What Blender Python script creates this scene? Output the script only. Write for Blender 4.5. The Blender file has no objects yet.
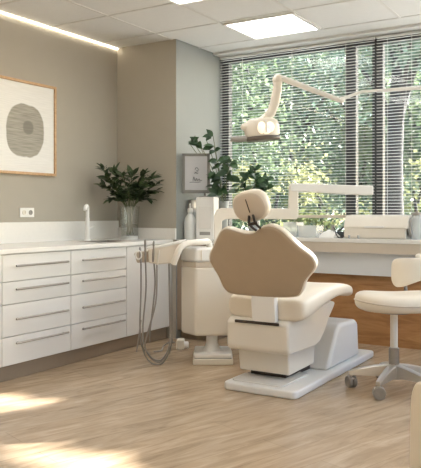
import bpy, bmesh, math, random
from mathutils import Vector, Matrix
random.seed(7)
sc = bpy.context.scene
COL = sc.collection
PI = math.pi
# ------------------------------------------------------------------ camera
YAW = math.radians(31.7); FPX = 686.0; HZ = 212.0; CX = 210.5; CAMZ = 1.15
FW = Vector((-math.sin(YAW), math.cos(YAW), 0)); RT = Vector((math.cos(YAW), math.sin(YAW), 0))
cam = bpy.data.cameras.new('camera'); co = bpy.data.objects.new('camera', cam); COL.objects.link(co)
co.location = (0, 0, CAMZ); co.rotation_euler = (PI/2, 0, YAW)
cam.sensor_fit = 'VERTICAL'; cam.sensor_height = 36; cam.lens = 36*FPX/468; cam.shift_y = (HZ-234)/468
cam.clip_start = .05; cam.clip_end = 300
sc.camera = co
def at(px, py, d):
    v = FW*d + RT*((px-CX)/FPX*d); v.z = CAMZ-(py-HZ)/FPX*d; return v
def ray(px):
    return FW+RT*((px-CX)/FPX)
def x_at(px, Y):
    r = ray(px); return r.x/r.y*Y
def y_at(px, X):
    r = ray(px); return r.y/r.x*X
def z_at(py, p):
    return CAMZ-(py-HZ)/FPX*(p[0]*FW.x+p[1]*FW.y)

# ------------------------------------------------------------------ materials
def mat(name, col, rough=.5, metal=0., noise=0., nscale=8., bump=0., bscale=60., trans=0., coat=0., spec=.5, sss=0.):
    m = bpy.data.materials.new(name); m.use_nodes = True
    nt = m.node_tree; b = nt.nodes['Principled BSDF']
    b.inputs['Base Color'].default_value = (*col, 1)
    b.inputs['Roughness'].default_value = rough; b.inputs['Metallic'].default_value = metal
    b.inputs['Specular IOR Level'].default_value = spec
    if coat: b.inputs['Coat Weight'].default_value = coat; b.inputs['Coat Roughness'].default_value = .1
    if trans: b.inputs['Transmission Weight'].default_value = trans
    tc = nt.nodes.new('ShaderNodeTexCoord')
    if noise:
        n = nt.nodes.new('ShaderNodeTexNoise'); n.inputs['Scale'].default_value = nscale; n.inputs['Detail'].default_value = 4
        mx = nt.nodes.new('ShaderNodeMix'); mx.data_type = 'RGBA'
        mx.inputs[6].default_value = (*[c*(1-noise) for c in col], 1)
        mx.inputs[7].default_value = (*[min(1, c*(1+noise)) for c in col], 1)
        nt.links.new(tc.outputs['Object'], n.inputs['Vector']); nt.links.new(n.outputs['Fac'], mx.inputs[0])
        nt.links.new(mx.outputs[2], b.inputs['Base Color'])
    if bump:
        n2 = nt.nodes.new('ShaderNodeTexNoise'); n2.inputs['Scale'].default_value = bscale; n2.inputs['Detail'].default_value = 3
        bp = nt.nodes.new('ShaderNodeBump'); bp.inputs['Strength'].default_value = bump; bp.inputs['Distance'].default_value = .002
        nt.links.new(tc.outputs['Object'], n2.inputs['Vector']); nt.links.new(n2.outputs['Fac'], bp.inputs['Height'])
        nt.links.new(bp.outputs['Normal'], b.inputs['Normal'])
    return m
def emit(name, col, strength):
    m = bpy.data.materials.new(name); m.use_nodes = True
    nt = m.node_tree; b = nt.nodes['Principled BSDF']
    b.inputs['Base Color'].default_value = (*col, 1)
    b.inputs['Emission Color'].default_value = (*col, 1); b.inputs['Emission Strength'].default_value = strength
    return m
def pane_glass(name, tint=(1, 1, 1), refl=.06, rough=0.):
    m = bpy.data.materials.new(name); m.use_nodes = True
    nt = m.node_tree; nt.nodes.clear()
    o = nt.nodes.new('ShaderNodeOutputMaterial'); t = nt.nodes.new('ShaderNodeBsdfTransparent'); g = nt.nodes.new('ShaderNodeBsdfGlossy')
    t.inputs[0].default_value = (*tint, 1); g.inputs['Roughness'].default_value = rough
    lf = nt.nodes.new('ShaderNodeLayerWeight'); lf.inputs[0].default_value = .5
    pw = nt.nodes.new('ShaderNodeMath'); pw.operation = 'POWER'; pw.inputs[1].default_value = 4; nt.links.new(lf.outputs['Facing'], pw.inputs[0])
    lw = nt.nodes.new('ShaderNodeMath'); lw.operation = 'MULTIPLY_ADD'; lw.inputs[1].default_value = .6; lw.inputs[2].default_value = refl*.3
    nt.links.new(pw.outputs[0], lw.inputs[0])
    mx = nt.nodes.new('ShaderNodeMixShader')
    nt.links.new(lw.outputs[0], mx.inputs[0]); nt.links.new(t.outputs[0], mx.inputs[1]); nt.links.new(g.outputs[0], mx.inputs[2])
    nt.links.new(mx.outputs[0], o.inputs[0]); return m
def milky(name, col, alpha):
    m = bpy.data.materials.new(name); m.use_nodes = True
    nt = m.node_tree; b = nt.nodes['Principled BSDF']
    b.inputs['Base Color'].default_value = (*col, 1); b.inputs['Alpha'].default_value = alpha; b.inputs['Roughness'].default_value = .15
    return m
def leafmat(name, c1, c2, trans=.35, nscale=3., rough=.45):
    m = bpy.data.materials.new(name); m.use_nodes = True
    nt = m.node_tree; b = nt.nodes['Principled BSDF']; o = nt.nodes['Material Output']
    tc = nt.nodes.new('ShaderNodeTexCoord'); n = nt.nodes.new('ShaderNodeTexNoise'); n.inputs['Scale'].default_value = nscale
    n.inputs['Detail'].default_value = 6
    cr = nt.nodes.new('ShaderNodeValToRGB'); cr.color_ramp.elements[0].position = .35; cr.color_ramp.elements[1].position = .65
    cr.color_ramp.elements[0].color = (*c1, 1); cr.color_ramp.elements[1].color = (*c2, 1)
    nt.links.new(tc.outputs['Object'], n.inputs['Vector']); nt.links.new(n.outputs['Fac'], cr.inputs[0])
    nt.links.new(cr.outputs[0], b.inputs['Base Color']); b.inputs['Roughness'].default_value = rough
    tr = nt.nodes.new('ShaderNodeBsdfTranslucent'); nt.links.new(cr.outputs[0], tr.inputs[0])
    mx = nt.nodes.new('ShaderNodeMixShader'); mx.inputs[0].default_value = trans
    nt.links.new(b.outputs[0], mx.inputs[1]); nt.links.new(tr.outputs[0], mx.inputs[2]); nt.links.new(mx.outputs[0], o.inputs[0])
    return m
def woodmat(name, dark, mid, light, rot=0., plank=None, rough=.4, gscale=1., gap=.0025):
    """streaky wood, grain along local Y after rotation by rot; plank=(length,width) gives boards"""
    m = bpy.data.materials.new(name); m.use_nodes = True
    nt = m.node_tree; b = nt.nodes['Principled BSDF']; L = nt.links.new
    tc = nt.nodes.new('ShaderNodeTexCoord'); mp = nt.nodes.new('ShaderNodeMapping'); mp.inputs['Rotation'].default_value = (0, 0, rot)
    L(tc.outputs['Object'], mp.inputs['Vector'])
    mp2 = nt.nodes.new('ShaderNodeMapping'); mp2.inputs['Scale'].default_value = (1.9*gscale, 12*gscale, 12*gscale)
    L(mp.outputs[0], mp2.inputs['Vector'])
    n = nt.nodes.new('ShaderNodeTexNoise'); n.inputs['Scale'].default_value = 1.6; n.inputs['Detail'].default_value = 7; n.inputs['Distortion'].default_value = 1.1
    n.inputs['Roughness'].default_value = .62
    L(mp2.outputs[0], n.inputs['Vector'])
    cr = nt.nodes.new('ShaderNodeValToRGB'); e = cr.color_ramp.elements
    e[0].position = .3; e[0].color = (*dark, 1); e[1].position = .72; e[1].color = (*light, 1)
    k = e.new(.5); k.color = (*mid, 1)
    L(n.outputs['Fac'], cr.inputs[0]); outc = cr.outputs[0]
    if plank:
        br = nt.nodes.new('ShaderNodeTexBrick'); br.offset = .37; br.inputs['Scale'].default_value = 1
        br.inputs['Brick Width'].default_value = plank[0]; br.inputs['Row Height'].default_value = plank[1]
        br.inputs['Mortar Size'].default_value = gap; br.inputs['Mortar Smooth'].default_value = .3; br.inputs['Bias'].default_value = 0
        br.inputs['Color1'].default_value = (.93, .93, .93, 1); br.inputs['Color2'].default_value = (1.04, 1.03, 1.02, 1); br.inputs['Mortar'].default_value = (.80, .78, .75, 1)
        L(mp.outputs[0], br.inputs['Vector'])
        mx = nt.nodes.new('ShaderNodeMix'); mx.data_type = 'RGBA'; mx.blend_type = 'MULTIPLY'; mx.inputs[0].default_value = 1
        L(outc, mx.inputs[6]); L(br.outputs['Color'], mx.inputs[7]); outc = mx.outputs[2]
    L(outc, b.inputs['Base Color']); b.inputs['Roughness'].default_value = rough
    bp = nt.nodes.new('ShaderNodeBump'); bp.inputs['Strength'].default_value = .12; bp.inputs['Distance'].default_value = .002
    L(n.outputs['Fac'], bp.inputs['Height']); L(bp.outputs[0], b.inputs['Normal'])
    return m
M = {}
M['wall'] = mat('taupe_paint', (.42, .385, .32), .85, noise=.03, bump=.15, bscale=120)
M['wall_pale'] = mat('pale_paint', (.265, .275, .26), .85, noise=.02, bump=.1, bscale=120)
M['wall_white'] = mat('white_paint', (.74, .74, .73), .7, noise=.02)
M['ceiling'] = mat('ceiling_tile', (.72, .71, .68), .9, noise=.03, nscale=30, bump=.3, bscale=200)
M['grid'] = mat('ceiling_grid', (.66, .64, .6), .6)
M['cab'] = mat('cream_lacquer', (.76, .735, .69), .35, noise=.015, nscale=3)
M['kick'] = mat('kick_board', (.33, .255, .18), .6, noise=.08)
M['top'] = mat('quartz_top', (.80, .775, .73), .25, noise=.03, nscale=40)
M['steel'] = mat('brushed_steel', (.34, .31, .275), .38, .75, noise=.05, nscale=50)
M['alu'] = mat('satin_aluminium', (.60, .56, .50), .38, .85)
M['chrome'] = mat('chrome', (.8, .79, .77), .12, 1.)
M['whitep'] = mat('white_plastic', (.83, .815, .78), .35, noise=.01)
M['creamp'] = mat('cream_plastic', (.76, .705, .615), .38, noise=.015)
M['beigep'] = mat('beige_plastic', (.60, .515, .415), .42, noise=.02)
M['tan'] = mat('tan_upholstery', (.42, .325, .225), .55, noise=.04, nscale=14, bump=.12, bscale=300)
M['cream_up'] = mat('cream_upholstery', (.76, .68, .56), .48, noise=.03, nscale=12, bump=.1, bscale=300)
M['dark'] = mat('dark_metal', (.05, .04, .035), .4, .4)
M['wheel'] = mat('wheel_grey_brown', (.28, .245, .20), .5)
M['rimdark'] = mat('rim_dark', (.12, .10, .085), .4)
M['darkgap'] = mat('dark_slot', (.05, .035, .025), .7)
M['frame'] = mat('window_frame_dark', (.035, .04, .042), .5, noise=.08)
M['slat'] = mat('blind_slat', (.78, .80, .78), .45)
M['hose'] = mat('grey_hose', (.26, .235, .20), .45)
M['grey'] = mat('grey_plastic', (.30, .285, .265), .5)
M['oak'] = woodmat('oak_edge', (.42, .24, .11), (.52, .32, .16), (.6, .39, .21), 0, None, .45, 2)
M['panel'] = woodmat('wood_panel', (.30, .135, .045), (.42, .205, .075), (.52, .28, .115), 0, None, .42, .8)
M['floor'] = woodmat('oak_floor', (.35, .255, .165), (.475, .355, .235), (.60, .47, .335), math.radians(-72), (1.5, .19), .25, .8)
M['glass'] = pane_glass('window_glass')
M['vglass'] = pane_glass('vase_glass', (.975, .98, .97), .4, .05)
M['clear'] = milky('clear_plastic', (.85, .88, .87), .32)
M['film'] = milky('milky_plastic', (.86, .87, .85), .75)
M['water'] = pane_glass('vase_water', (.95, .965, .945))
M['leaf'] = leafmat('dark_leaf', (.028, .05, .02), (.085, .13, .05), .15, 9)
M['leaf2'] = leafmat('pothos_leaf', (.02, .05, .022), (.06, .12, .05), .2, 6)
M['stem'] = mat('green_stem', (.10, .12, .05), .6, noise=.1)
M['bark'] = mat('bark', (.04, .039, .037), .9, noise=.3, nscale=6, bump=.6, bscale=25)
M['tree1'] = leafmat('tree_leaf_green', (.075, .125, .065), (.24, .31, .17), .4, .9)
M['tree2'] = leafmat('tree_leaf_bluegreen', (.06, .11, .08), (.19, .265, .19), .4, .9)
M['tree3'] = leafmat('tree_leaf_yellow', (.14, .17, .07), (.38, .37, .18), .45, .9)
M['ground'] = mat('paving', (.50, .49, .46), .9, noise=.15, nscale=1.5)
M['soil'] = mat('soil', (.05, .035, .025), .95, noise=.3, nscale=30)
M['paper'] = mat('print_paper', (.80, .785, .745), .7, noise=.05, nscale=18)
M['pot'] = mat('grey_pot', (.42, .43, .41), .55, noise=.06)
M['panel_light'] = emit('panel_diffuser', (1, .98, .95), 7.5)
M['led'] = emit('led_strip', (1, .88, .70), 10.0)
M['bulb'] = emit('bulb', (1, .88, .70), .55)
M['bezel'] = mat('bezel_grey', (.20, .195, .18), .5)
M['screen'] = mat('screen_grey', (.46, .46, .475), .25)
M['ink'] = mat('ink', (.08, .08, .09), .6)

# ------------------------------------------------------------------ mesh builder
ROOT = {}
class MB:
    def __init__(s): s.bm = bmesh.new()
    def _merge(s, t, mtx=None):
        if mtx is not None: bmesh.ops.transform(t, matrix=mtx, verts=t.verts)
        me = bpy.data.meshes.new('tmp'); t.to_mesh(me); t.free(); s.bm.from_mesh(me); bpy.data.meshes.remove(me); return s
    def box(s, x0, x1, y0, y1, z0, z1, bev=0, seg=2, mtx=None):
        t = bmesh.new(); bmesh.ops.create_cube(t, size=1)
        for v in t.verts:
            v.co = Vector(((x0+x1)/2+v.co.x*(x1-x0), (y0+y1)/2+v.co.y*(y1-y0), (z0+z1)/2+v.co.z*(z1-z0)))
        if bev: bmesh.ops.bevel(t, geom=list(t.edges), offset=bev, segments=seg, profile=.5, affect='EDGES')
        return s._merge(t, mtx)
    def prism(s, poly, axis, a0, a1, bev=0, seg=2, mtx=None):
        """poly in the two remaining axes: axis 'x' -> (y,z), 'y' -> (x,z), 'z' -> (x,y)"""
        t = bmesh.new()
        def P(p, a):
            return {'x': (a, p[0], p[1]), 'y': (p[0], a, p[1]), 'z': (p[0], p[1], a)}[axis]
        v0 = [t.verts.new(P(p, a0)) for p in poly]; v1 = [t.verts.new(P(p, a1)) for p in poly]; n = len(poly)
        t.faces.new(v0); t.faces.new(v1[::-1])
        for i in range(n): t.faces.new((v0[i], v1[i], v1[(i+1) % n], v0[(i+1) % n]))
        bmesh.ops.recalc_face_normals(t, faces=t.faces)
        if bev:
            es = [e for e in t.edges if len(e.link_faces) == 2 and e.calc_face_angle(0) > .5]
            bmesh.ops.bevel(t, geom=es, offset=bev, segments=seg, profile=.5, affect='EDGES')
        return s._merge(t, mtx)
    def loft(s, rings, cap=True, closed=True):
        t = bmesh.new(); rv = [[t.verts.new(p) for p in r] for r in rings]; n = len(rings[0])
        for a, b in zip(rv, rv[1:]):
            for i in range(n if closed else n-1): t.faces.new((a[i], a[(i+1) % n], b[(i+1) % n], b[i]))
        if cap and closed: t.faces.new(rv[0][::-1]); t.faces.new(rv[-1])
        bmesh.ops.recalc_face_normals(t, faces=t.faces)
        return s._merge(t)
    def tube(s, pts, r, n=10, flat=1.):
        pts = [Vector(p) for p in pts]; rs = r if isinstance(r, (list, tuple)) else [r]*len(pts)
        rings = []; up = None
        for i, p in enumerate(pts):
            d = (pts[min(i+1, len(pts)-1)]-pts[max(i-1, 0)]).normalized()
            if up is None:
                up = Vector((0, 0, 1)) if abs(d.z) < .9 else Vector((1, 0, 0))
            a = d.cross(up).normalized(); up = a.cross(d).normalized()
            rings.append([p+a*math.cos(2*PI*k/n)*rs[i]+up*math.sin(2*PI*k/n)*rs[i]*flat for k in range(n)])
        return s.loft(rings)
    def lathe(s, prof, c=(0, 0, 0), n=24, mtx=None):
        t = bmesh.new(); rv = []
        for r, z in prof:
            rv.append([t.verts.new((c[0]+max(r, 1e-4)*math.cos(2*PI*k/n), c[1]+max(r, 1e-4)*math.sin(2*PI*k/n), c[2]+z)) for k in range(n)])
        for a, b in zip(rv, rv[1:]):
            for i in range(n): t.faces.new((a[i], a[(i+1) % n], b[(i+1) % n], b[i]))
        t.faces.new(rv[0][::-1]); t.faces.new(rv[-1])
        bmesh.ops.recalc_face_normals(t, faces=t.faces)
        return s._merge(t, mtx)
    def ball(s, c, rx, ry, rz, u=20, v=12, mtx=None, e=1.):
        t = bmesh.new(); bmesh.ops.create_uvsphere(t, u_segments=u, v_segments=v, radius=1)
        f = lambda a: math.copysign(abs(a)**e, a)
        for q in t.verts: q.co = Vector((f(q.co.x)*rx, f(q.co.y)*ry, f(q.co.z)*rz))
        if mtx is not None: bmesh.ops.transform(t, matrix=mtx, verts=t.verts); mtx = None
        bmesh.ops.translate(t, vec=c, verts=t.verts)
        return s._merge(t)
    def leaf(s, p, d, nrm, L, W, fold=.25, droop=.2):
        d = d.normalized(); a = d.cross(nrm)
        if a.length < 1e-3: a = d.cross(Vector((.3, .5, .8)))
        a.normalize(); u = a.cross(d).normalized()
        prof = [(0, .06), (.25, .75), (.5, 1), (.75, .68), (1, .03)]
        mid = []; le = []; ri = []
        for q, w in prof:
            c = p+d*L*q-u*L*droop*q*q
            mid.append(s.bm.verts.new(c)); le.append(s.bm.verts.new(c+a*W/2*w+u*W*fold*w/2)); ri.append(s.bm.verts.new(c-a*W/2*w+u*W*fold*w/2))
        for i in range(4):
            s.bm.faces.new((mid[i], mid[i+1], le[i+1], le[i])); s.bm.faces.new((mid[i+1], mid[i], ri[i], ri[i+1]))
    def build(s, name, m, parent=None, world=True, smooth=True, sub=0, angle=40):
        me = bpy.data.meshes.new(name)
        if parent is not None and world:
            bmesh.ops.transform(s.bm, matrix=ROOT[parent.name].inverted(), verts=s.bm.verts)
        if smooth:
            for f in s.bm.faces: f.smooth = True
            for e in s.bm.edges:
                if len(e.link_faces) == 2 and e.calc_face_angle(0) > math.radians(angle): e.smooth = False
        s.bm.to_mesh(me); s.bm.free(); me.materials.append(M[m])
        o = bpy.data.objects.new(name, me); COL.objects.link(o)
        if parent is not None: o.parent = parent; ROOT[o.name] = ROOT[parent.name]
        else: ROOT[o.name] = Matrix.Identity(4)
        if smooth and not sub and len(me.polygons) < 4000:
            wn_ = o.modifiers.new('weighted_normal', 'WEIGHTED_NORMAL'); wn_.keep_sharp = True
        if sub:
            md = o.modifiers.new('subdivision', 'SUBSURF'); md.levels = sub; md.render_levels = sub
        return o
def tag(o, label, cat, group=None):
    o['label'] = label; o['category'] = cat
    if group: o['group'] = group
    return o
def thing(name, label, cat, loc=(0, 0, 0), rz=0, group=None):
    o = bpy.data.objects.new(name, None); COL.objects.link(o); o.location = loc; o.rotation_euler = (0, 0, rz); o.empty_display_size = .1
    ROOT[o.name] = Matrix.Translation(Vector(loc)) @ Matrix.Rotation(rz, 4, 'Z')
    return tag(o, label, cat, group)
def struct(o):
    o['kind'] = 'structure'; return o
def dup(root, loc, rz, label, group=None):
    r = root.copy(); COL.objects.link(r); r.location = loc; r.rotation_euler = (0, 0, rz); r['label'] = label
    if group: r['group'] = group
    for ch in list(root.children):
        c = ch.copy(); COL.objects.link(c); c.parent = r
        for g in list(ch.children):
            d = g.copy(); COL.objects.link(d); d.parent = c
    return r
def spline(pts, n=8):
    pts = [Vector(p) for p in pts]; P = [pts[0]]+pts+[pts[-1]]; out = []
    for i in range(1, len(P)-2):
        for k in range(n):
            t = k/n; a, b, c, d = P[i-1], P[i], P[i+1], P[i+2]
            out.append(.5*((2*b)+(c-a)*t+(2*a-5*b+4*c-d)*t*t+(3*b-a-3*c+d)*t**3))
    out.append(pts[-1]); return out
def spline2(pts, n=6):
    """closed 2-D"""
    N = len(pts); out = []
    for i in range(N):
        a, b, c, d = [Vector(pts[(i+j-1) % N]) for j in range(4)]
        for k in range(n):
            t = k/n; out.append(.5*((2*b)+(c-a)*t+(2*a-5*b+4*c-d)*t*t+(3*b-a-3*c+d)*t**3))
    return out

# ------------------------------------------------------------------ the room
XL = -4.22      # left wall
XS = -3.535      # side wall of the pier
YP = 5.13       # face of the pier
YW = 5.93       # window wall (inner face)
XR, YR = 1.7, -1.3
ZC = 2.72
struct(MB().box(XL-.1, XR+.1, YR-.1, YW+.2, -.12, 0).build('floor', 'floor'))
c = struct(MB().box(XL-.1, XR+.1, YR-.1, YW+.2, ZC, ZC+.12).build('ceiling', 'ceiling'))
g = MB()
GX = [-3.58, -2.92, -2.27, -1.61, -.95, -.29, .37, 1.03]; GY = [5.52, 4.88, 4.24, 3.58, 2.94, 2.30, 1.66, 1.02, .38, -.26]
for x in GX: g.box(x-.011, x+.011, YR, YW-.42, ZC-.004, ZC+.002)
for y in GY: g.box(XL, XR, y-.011, y+.011, ZC-.004, ZC+.002)
g.build('ceiling_grid', 'grid', c)
MB().box(XS, XR, YW-.16, YW, ZC-.022, ZC+.01, .004).build('window_head_trim', 'wall_white', c)
struct(MB().box(XL-.12, XL, YR-.1, YP+.2, 0, ZC).build('wall_left', 'wall'))
struct(MB().box(XL-.12, XS-.001, YP, YP+.12, 0, ZC).build('wall_back', 'wall'))
struct(MB().box(XS-.12, XS, YP+.001, YW+.2, 0, ZC).build('wall_recess', 'wall_pale'))
wr = MB(); ya_, yb_, za_, zb_ = 1.6, 5.6, .9, 2.6
wr.box(XR, XR+.12, YR-.1, ya_, 0, ZC); wr.box(XR, XR+.12, yb_, YW+.2, 0, ZC); wr.box(XR, XR+.12, ya_, yb_, 0, za_); wr.box(XR, XR+.12, ya_, yb_, zb_, ZC)
struct(wr.build('wall_right', 'wall_white'))
wf = MB(); k = .06
wf.box(XR+.03, XR+.09, ya_, yb_, za_, za_+k); wf.box(XR+.03, XR+.09, ya_, yb_, zb_-k, zb_)
for y_ in (ya_, (ya_+yb_)/2-k/2, yb_-k): wf.box(XR+.03, XR+.09, y_, y_+k, za_+k, zb_-k)
w5 = struct(wf.build('added_window_5', 'frame'))  # unseen window, added to brighten the room and chair from the right
MB().box(XR+.057, XR+.063, ya_+k, yb_-k, za_+k, zb_-k).build('pane', 'glass', w5)
struct(MB().box(XL-.1, XR+.1, YR-.12, YR, 0, ZC).build('wall_rear', 'wall_white'))
ZS, ZH = .90, 2.695
ww = MB(); ww.box(XS-.02, XR, YW, YW+.14, 0, ZS); ww.box(XS-.02, XR, YW, YW+.14, ZH, ZC)
struct(ww.build('wall_window', 'wall_white'))
struct(MB().box(XL, XL+.012, YR, 1.0, 0, .08).build('baseboard_left', 'wall_white'))
# windows
xa = XS; xb0, xb1 = x_at(345, YW), x_at(355, YW); xc0, xc1 = x_at(371.5, YW), x_at(382, YW)
xm1 = (xb0+xb1)/2; xm2 = (xc0+xc1)/2; xd = -1.50
def window(name, x0, x1, fl, fr):
    f = MB(); y0, y1 = YW+.02, YW+.09
    f.box(x0, x0+fl, y0, y1, ZS, ZH); f.box(x1-fr, x1, y0, y1, ZS, ZH)
    f.box(x0+fl, x1-fr, y0, y1, ZS, ZS+.07); f.box(x0+fl, x1-fr, y0, y1, ZH-.05, ZH)
    w = struct(f.build(name, 'frame'))
    MB().box(x0+fl, x1-fr, YW+.05, YW+.056, ZS+.07, ZH-.05).build('pane', 'glass', w)
    return w
window('window_1', xa, xm1, .075, xm1-xb0)
window('window_2', xm1, xm2, xb1-xm1, xm2-xc0)
window('window_3', xm2, xd, xc1-xm2, .05)
window('window_4', xd, XR, .05, .05)
# blinds
ZB0 = 1.095     # the blinds hang down to here
def blind(x0, x1, label):
    t = thing('venetian_blind', label, 'blind', (x0, YW-.03, ZS+.03), 0, 'venetian blinds at the window')
    s = MB(); z = ZB0+.05; tl = math.radians(-6); sp = .027; hd = .007
    rot = Matrix.Rotation(tl, 4, 'X')
    while z < ZH-.03:
        s.box(x0+.006, x1-.006, -hd, hd, -.0011, .0011, mtx=Matrix.Translation((0, YW-.03, z)) @ rot); z += sp
    s.build('slats', 'slat', t, smooth=False)
    MB().box(x0+.004, x1-.004, YW-.045, YW-.012, ZH-.022, ZH-.003, .003).build('head_rail', 'slat', t)
    MB().box(x0+.006, x1-.006, YW-.042, YW-.018, ZB0, ZB0+.028, .003).build('bottom_rail', 'beigep', t)
    n = max(2, round((x1-x0)/.6))
    for k in range(n):
        x = x0+(x1-x0)*(k+.5)/n
        cd = MB(); cd.box(x-.0012, x+.0012, YW-.0465, YW-.0445, ZB0+.02, ZH-.03); cd.build('cord', 'whitep', t)
blind(xa+.004, xm2-.004, 'wide grey venetian blind over left window panes, beside the pale return wall')
blind(xm2+.004, xd-.01, 'grey venetian blind at right, in front of the thick tree trunk')

# ------------------------------------------------------------------ window bench
LF = 5.64
t = thing('window_counter', 'long white counter ledge under the window holding trays and a cream box', 'counter', (-1.5, LF, 0))
MB().box(XS, XR, LF, YW, .885, .922, .006).build('top', 'top', t)
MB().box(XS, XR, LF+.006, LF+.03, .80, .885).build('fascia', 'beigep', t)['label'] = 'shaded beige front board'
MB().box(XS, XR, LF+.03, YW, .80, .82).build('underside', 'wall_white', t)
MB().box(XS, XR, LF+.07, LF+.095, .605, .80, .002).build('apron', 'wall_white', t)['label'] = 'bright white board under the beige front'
t = MB().box(XS+.01, XR-.01, YW-.14, YW-.002, 0, .604, .003)
tag(t.build('wood_panel', 'panel'), 'brown wood panel along the floor below the window counter', 'wall panel')

# ------------------------------------------------------------------ ceiling lights
def panel_light(x, y, label):
    t = thing('ceiling_light', label, 'ceiling light', (x, y, ZC), 0, 'square ceiling light panels')
    f = MB()
    w, d = .31, .275
    for a in (-1, 1):
        f.box(-w, w, a*d-.012, a*d+.012, -.014, 0); f.box(a*w-.012, a*w+.012, -d, d, -.014, 0)
    f.build('frame', 'whitep', t, world=False)
    MB().box(-w+.012, w-.012, -d+.012, d-.012, -.009, -.001).build('diffuser', 'panel_light', t, world=False)
    return t
pl = panel_light(-2.597, 5.20, 'square lit ceiling panel nearest to the window')
G = 'square ceiling light panels'
dup(pl, (-2.60, 3.99, ZC), 0, 'lit ceiling panel cut off by the top edge of the photo', G)
dup(pl, (-2.60, 2.4, ZC), 0, 'lit ceiling panel above the open floor, added out of frame for fill', G)  # this and the next three panels are unseen, added as fill light
dup(pl, (.05, 3.99, ZC), 0, 'lit ceiling panel to the right of the stool, added out of frame for fill', G)
dup(pl, (.05, 1.2, ZC), 0, 'lit ceiling panel nearest the rear wall at right, added out of frame for fill', G)
dup(pl, (-2.60, .4, ZC), 0, 'lit ceiling panel nearest the rear wall at left, added out of frame for fill', G)
# LED line along the top of the left wall
t = thing('led_strip_light', 'warm glowing light strip along the top of the taupe left wall', 'light', (XL, 3.2, ZC-.02))
MB().box(XL, XL+.016, YR, YP-.004, ZC-.004, ZC).build('channel', 'whitep', t)
MB().box(XL+.002, XL+.013, YR, YP-.006, ZC-.013, ZC-.004).build('diffuser', 'led', t)

# ------------------------------------------------------------------ left cabinets
XF = -3.58
seams = [2.50, y_at(2, XF), y_at(71, XF), y_at(126.7, XF), YP-.01]
G = 'white base cabinets along the left wall'
def drawer_unit(y0, y1, label):
    t = thing('drawer_cabinet', label, 'cabinet', (XF, (y0+y1)/2, 0), 0, G)
    MB().box(XL+.002, XF-.022, y0+.001, y1-.001, .11, .868).build('body', 'cab', t)
    MB().box(XL+.02, XF-.06, y0, y1, 0, .11).build('kick_board', 'kick', t)
    zs = [.865, .680, .527, .308, .115]; hz = [.785, .627, .425, .262]
    for i in range(4):
        f = MB().box(XF-.021, XF, y0+.003, y1-.003, zs[i+1]+.003, zs[i]-.003, .002).build('drawer', 'cab', t)
        h = MB(); a = y0+(y1-y0)*.17; b = y0+(y1-y0)*.90; z = hz[i]
        h.tube([(XF+.028, a-.012, z), (XF+.028, b+.012, z)], .0075, 8)
        for q in (a+.02, b-.02): h.tube([(XF-.002, q, z), (XF+.028, q, z)], .005, 8)
        h.build('handle', 'steel', f)
    return t
drawer_unit(seams[0], seams[1], 'white four-drawer cabinet just cut off at the left photo edge')
drawer_unit(seams[1], seams[2], 'white four-drawer cabinet with bar handles, below the wall socket')
drawer_unit(seams[2], seams[3], 'white four-drawer cabinet with bar handles, below the sink tap')
t = thing('door_cabinet', 'white plain-door cabinet under the vase, behind the hanging hoses', 'cabinet', (XF, (seams[3]+seams[4])/2, 0), 0, G)
MB().box(XL+.002, XF-.022, seams[3]+.001, seams[4], .11, .868).build('body', 'cab', t)
MB().box(XL+.02, XF-.06, seams[3], seams[4], 0, .11).build('kick_board', 'kick', t)
MB().box(XF-.021, XF, seams[3]+.003, seams[4]-.003, .118, .862, .002).build('door', 'cab', t)
# worktop with a cut-out for the basin
bx0, bx1, by0, by1 = -3.98, -3.68, 4.28, 4.70
w = MB(); z0, z1 = .870, .900; X1 = XF+.015
w.box(XL+.001, bx0, 2.5, YP-.002, z0, z1); w.box(bx1, X1, 2.5, YP-.002, z0, z1)
w.box(bx0, bx1, 2.5, by0, z0, z1); w.box(bx0, bx1, by1, YP-.002, z0, z1)
tag(w.build('worktop', 'top', smooth=False), 'long cream worktop over the left row of drawer cabinets', 'worktop')
s = MB(); q = .004
s.box(bx0-.008, bx0+q, by0, by1, .80, .9015); s.box(bx1-q, bx1+.008, by0, by1, .80, .9015)
s.box(bx0-.008, bx1+.008, by0-.008, by0+q, .80, .9015); s.box(bx0-.008, bx1+.008, by1-q, by1+.008, .80, .9015); s.box(bx0, bx1, by0, by1, .795, .802)
t = thing('sink', 'steel sink basin set in the worktop in front of the tap', 'sink', ((bx0+bx1)/2, (by0+by1)/2, .80))
s.build('basin', 'steel', t, smooth=False)
MB().lathe([(.03, 0), (.03, .004), (.02, .006), (0, .004)], ((bx0+bx1)/2, (by0+by1)/2, .802), 16).build('drain', 'chrome', t)
t = thing('backsplash', 'low white upstand behind the worktop on the left wall', 'backsplash', (XL, 3.8, .9))
MB().box(XL+.001, XL+.02, 2.5, YP-.002, .9005, 1.068, .002).build('wall_upstand', 'top', t)
t2 = MB().box(XL+.022, XS+.005, YP-.022, YP-.001, .9005, 1.002, .002)
t2.build('end_upstand', 'top', t)
# faucet
fy = 4.53; fx = -4.06
t = thing('faucet', 'tall slim white tap standing behind the sink', 'tap', (fx, fy, .9))
MB().lathe([(.026, 0), (.026, .012), (.02, .02), (.018, .20)], (fx, fy, .9005), 16).build('body', 'whitep', t)
MB().tube(spline([(fx, fy, 1.09), (fx, fy, 1.165), (fx+.006, fy-.01, 1.19), (fx+.03, fy-.045, 1.203), (fx+.052, fy-.082, 1.19), (fx+.058, fy-.092, 1.165)]), [.0165]*38+[.0165]*3, 12).build('spout', 'whitep', t)
MB().tube([(fx, fy+.015, 1.0), (fx+.005, fy+.05, 1.015), (fx+.01, fy+.075, 1.03)], [.009, .008, .006], 8).build('lever', 'whitep', t)
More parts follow.
